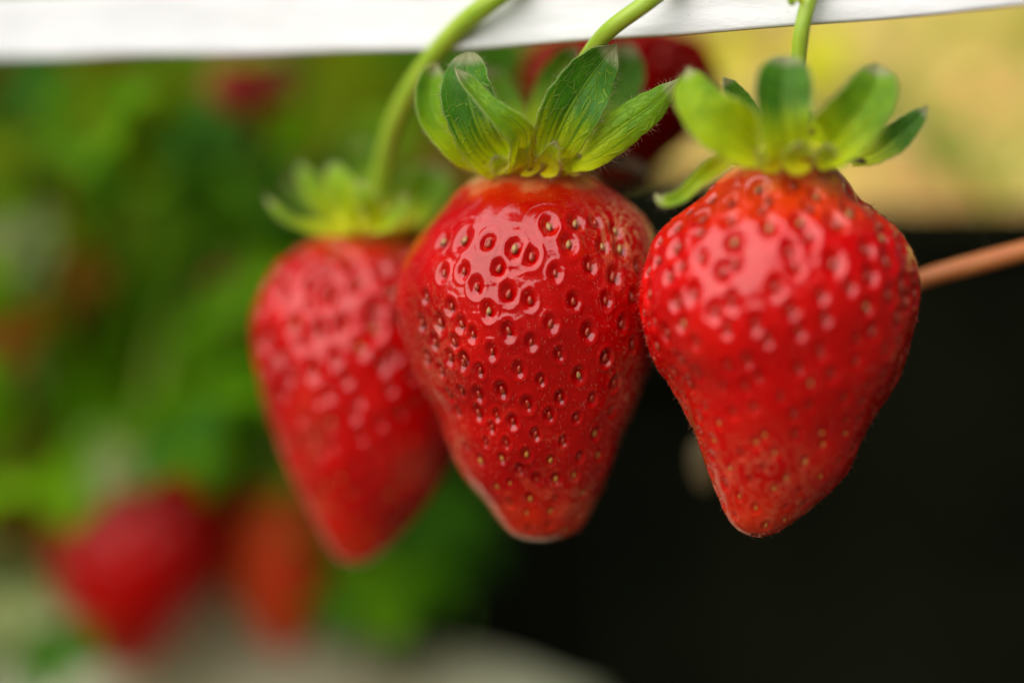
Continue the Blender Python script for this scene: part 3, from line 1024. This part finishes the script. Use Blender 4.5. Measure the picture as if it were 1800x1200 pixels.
def make_plant(label, crown, leaves, group='strawberry plants behind on the left'):
    """leaves: (target xyz, size, direction, material index)"""
    root = thing('strawberry_plant', label, 'plant', crown, group)
    for tgt, size, d, mi in leaves:
        vs, fs = [], []
        base = 0
        v, f = rod(np.array(crown, float), np.array(tgt, float), (0, 0, 12), 0.9)
        vs.append(v)
        fs += [tuple(x) for x in f]
        base += len(v)
        d = np.array(d, float)
        up = np.array([rng.normal(0, .35), -0.75, 0.8])
        for a in (-1.15, 0.0, 1.15):
            F = frame(d, up)
            dd = F[:, 1] * math.cos(a) + F[:, 0] * math.sin(a)
            F2 = frame(dd, F[:, 2])
            v, f = leaflet_geo(size * (1.0 if a == 0 else 0.88), size * 0.72, rng.uniform(0.1, 0.5), rng.uniform(0.0, 0.4))
            vs.append(v @ F2.T + np.array(tgt))
            fs += [tuple(int(q) + base for q in x) for x in f]
            base += len(v)
        mesh_obj('leaf', np.concatenate(vs), fs, M_lf[mi], root)
    return root


def rand_leaves(n, x0, x1, y0, y1, d0, d1, s0, s1, mats):
    out_ = []
    for _ in range(n):
        D_ = rng.uniform(d0, d1)
        p = P(rng.uniform(x0, x1), rng.uniform(y0, y1), D_)
        d = (rng.normal(0, 0.8), rng.uniform(-0.7, 0.1), rng.uniform(-0.8, 0.5))
        out_.append((tuple(p), rng.uniform(s0, s1), d, int(rng.choice(mats))))
    return out_


def lf(px, py, D_, size, d, mi):
    return (tuple(P(px, py, D_)), size, d, mi)


make_plant('bright leafy strawberry plant below the white band, far left of the hanging berries', P(120, 1500, 560),
           rand_leaves(46, -40, 420, 120, 640, 455, 540, 6, 12, [0, 0, 0, 1, 1, 2, 2, 3]) + [lf(255, 160, 468, 15, (0.1, -.1, -1), 1), lf(30, 380, 452, 8, (0.3, 0, -1), 4), lf(50, 440, 455, 6, (0.5, 0, -1), 4), lf(10, 560, 455, 9, (0.3, 0, -1), 3)])
make_plant('leafy strawberry plant just left of and behind the left berry', P(420, 1500, 600),
           rand_leaves(60, 260, 700, 140, 860, 458, 540, 6, 11, [0, 0, 0, 2, 2]) + [lf(340, 700, 470, 13, (0.3, 0, -1), 0), lf(540, 130, 500, 16, (0.5, 0, -.5), 1), lf(600, 170, 500, 16, (0.5, 0, -.5), 1)])
make_plant('darker leafy strawberry plant above the pale sheet, below the sharp berry', P(700, 1500, 560),
           rand_leaves(16, 580, 770, 800, 1080, 465, 530, 6, 11, [2, 2, 0]) + rand_leaves(9, 740, 860, 740, 980, 480, 530, 6, 10, [2]) + [lf(690, 1000, 480, 13, (-0.1, 0, -1), 0)])
make_plant('low strawberry plant at the far left edge by the blurred berries', P(-60, 1600, 540),
           rand_leaves(22, -120, 120, 600, 960, 470, 540, 8, 14, [0, 0, 2, 3]) + [lf(95, 1110, 478, 11, (0.0, -0.1, -1), 2), lf(110, 780, 480, 18, (0.8, 0, -.3), 0), lf(170, 815, 470, 9, (0.8, 0, -.25), 4), lf(340, 780, 515, 12, (0.2, 0, -.6), 0), lf(10, 1040, 480, 11, (0.1, 0, -1), 4)])

make_plant('yellowing strawberry plant blurred above the black planter, under the band at the right', P(1500, 250, 520),
           [lf(1150, 85, 490, 9, (1, 0, 0.1), 1), lf(1260, 90, 500, 9, (1, 0, -0.2), 5), lf(1420, 80, 495, 10, (0.6, -.2, -0.4), 5), lf(1640, 285, 478, 4.5, (1, 0, 0.2), 0), lf(1800, 55, 500, 7, (1, 0, 0), 1), lf(1720, 330, 478, 4.5, (1, 0, .1), 1)], None)

# black bulge added to darken the view between the berries
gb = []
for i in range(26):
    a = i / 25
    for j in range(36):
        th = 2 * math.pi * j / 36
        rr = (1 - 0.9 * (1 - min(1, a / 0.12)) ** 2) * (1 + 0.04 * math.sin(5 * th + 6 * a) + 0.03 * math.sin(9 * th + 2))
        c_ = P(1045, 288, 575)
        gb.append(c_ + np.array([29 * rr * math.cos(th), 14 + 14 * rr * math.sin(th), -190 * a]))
backing = mesh_obj('dark_backing', gb, grid_faces(26, 36, True), M_black)
tag(backing, 'added black bulge darkening the gap between the sharp and the brightest strawberry', 'dark backing')

# dense leaf mass further back
vs, fs = [], []
base = 0
for _ in range(1500):
    D_ = rng.uniform(600, 700)
    p = P(rng.uniform(-260, 860), rng.uniform(-60, 1260), D_)
    F = frame(np.array([rng.normal(0, 1), rng.uniform(-0.6, 0.2), rng.normal(-0.3, 0.6)]), np.array([rng.normal(0, .4), -1, 0.5]))
    v, f = leaflet_geo(rng.uniform(14, 26), rng.uniform(10, 18), 0.2, 0.2, 5, 5)
    vs.append(v @ F.T + p)
    fs.append(f + base)
    base += len(v)
mass = mesh_obj('foliage', np.concatenate(vs), np.concatenate(fs), M_lf[0])
mass.data.materials.append(M_lf[2])
mass.data.materials.append(M_lf[3])
mi = np.repeat(rng.choice([0, 1, 1, 2], 1500), 16).astype(np.int32)
mass.data.polygons.foreach_set('material_index', mi)
tag(mass, 'blurred mass of dark green strawberry foliage filling the back left', 'foliage', kind='stuff')

# pale sheet at the bottom, behind the blurred berries
edge = [(-400, 880, 520), (-100, 900, 520), (60, 960, 520), (230, 1060, 520), (370, 1010, 525), (600, 1100, 530), (760, 1140, 528), (900, 1172, 525), (1050, 1222, 525), (1200, 1250, 525), (1500, 1320, 525)]
ep = catmull(np.array([P(*q) for q in edge]), 80)
V = []
for i, p in enumerate(ep):
    for j in range(14):
        q = j / 13
        V.append(p + np.array([0, 22 * math.sin(min(1, q * 6) * math.pi / 2) * 0 - 2 + 30 * q * q * -1 + 2 * math.sin(i * 0.4 + q * 5), -90 * q]))
sh = mesh_obj('plastic_sheet', V, grid_faces(80, 14), mat_simple('pale film', (0.55, 0.60, 0.38), 0.6, 25, (0.66, 0.56, 0.38)))
tag(sh, 'pale draped plastic sheet along the bottom edge, blurred', 'plastic sheet')
m_ = sh.modifiers.new('thickness', 'SOLIDIFY')
m_.thickness = 0.0006


# --- blurred berries behind
def back_berry(label, cx, cy, w, h, D_, mat, name='strawberry', sep=True, tilt=0, nseeds=160):
    root = thing(name, label, 'strawberry', P(cx, cy - h / 2, D_), 'blurred strawberries in the background')
    a = w / 2
    Lp = [(cx - a * 0.45, cy - h * 0.48), (cx - a * 0.85, cy - h * 0.36), (cx - a, cy - h * 0.14), (cx - a * 0.90 + tilt * .3, cy + h * 0.08), (cx - a * 0.55 + tilt * .7, cy + h * 0.32), (cx - a * 0.25 + tilt, cy + h * 0.46)]
    Rp = [(cx + a * 0.45, cy - h * 0.48), (cx + a * 0.85, cy - h * 0.36), (cx + a, cy - h * 0.14), (cx + a * 0.90 + tilt * .3, cy + h * 0.08), (cx + a * 0.55 + tilt * .7, cy + h * 0.32), (cx + a * 0.25 + tilt, cy + h * 0.46)]
    build_flesh(root, 'b', Lp, Rp, (cx, cy - h * 0.5), (cx + tilt, cy + h * 0.5), D_, mat, 90, 140, 0.92, None, nseeds, None, 0.9 if nseeds else 0.0, 0, 1.0, int(cx), nseeds > 0)
    if sep:
        for k in range(7):
            an = -math.pi * (0.08 + 0.84 * k / 6)
            ex, ey = math.cos(an), math.sin(an)
            bx, by = cx, cy - h * 0.5
            S(root, [(bx + ex * 6, by + 4, -4 if k % 2 else 3), (bx + ex * w * 0.22, by + ey * h * 0.08, -8 if k % 2 else 6), (bx + ex * w * 0.40, by + ey * h * 0.2, -8 if k % 2 else 6)], [w * 0.12, w * 0.2, w * 0.12],
              D_, M_sep_light if k % 2 else M_sep, (0, -1, 0.3), hairs=False, nl=14, nw=7)
        stem(root, [(cx, cy - h * 0.5, 0), (cx + 5, cy - h * 0.62, 2), (cx + 20, cy - h * 0.9, 8), (cx + 60, cy - h * 1.3, 20)], [12, 11, 11, 11], D_, M_stem, hairs=0)
    return root


back_berry('large blurred red strawberry low at the left with a pink sheen', 252, 995, 330, 380, 488, M_fleshB, tilt=-30)
back_berry('narrower blurred orange red strawberry low at the left, right of the larger one', 490, 1005, 205, 290, 494, M_fleshO, tilt=15)
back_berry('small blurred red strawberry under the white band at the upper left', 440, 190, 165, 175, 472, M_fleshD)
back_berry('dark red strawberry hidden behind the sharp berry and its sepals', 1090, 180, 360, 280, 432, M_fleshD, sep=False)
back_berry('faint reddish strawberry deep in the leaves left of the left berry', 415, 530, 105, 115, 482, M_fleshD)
back_berry('small pale unripe strawberry peeping out behind the lower left edge of the brightest berry', 1238, 815, 54, 90, 420, mat_simple('unripe flesh', (0.22, 0.17, 0.08), 0.7), sep=False, nseeds=0)
for o in list(sc.objects):
    if '_o' in o:
        del o['_o']
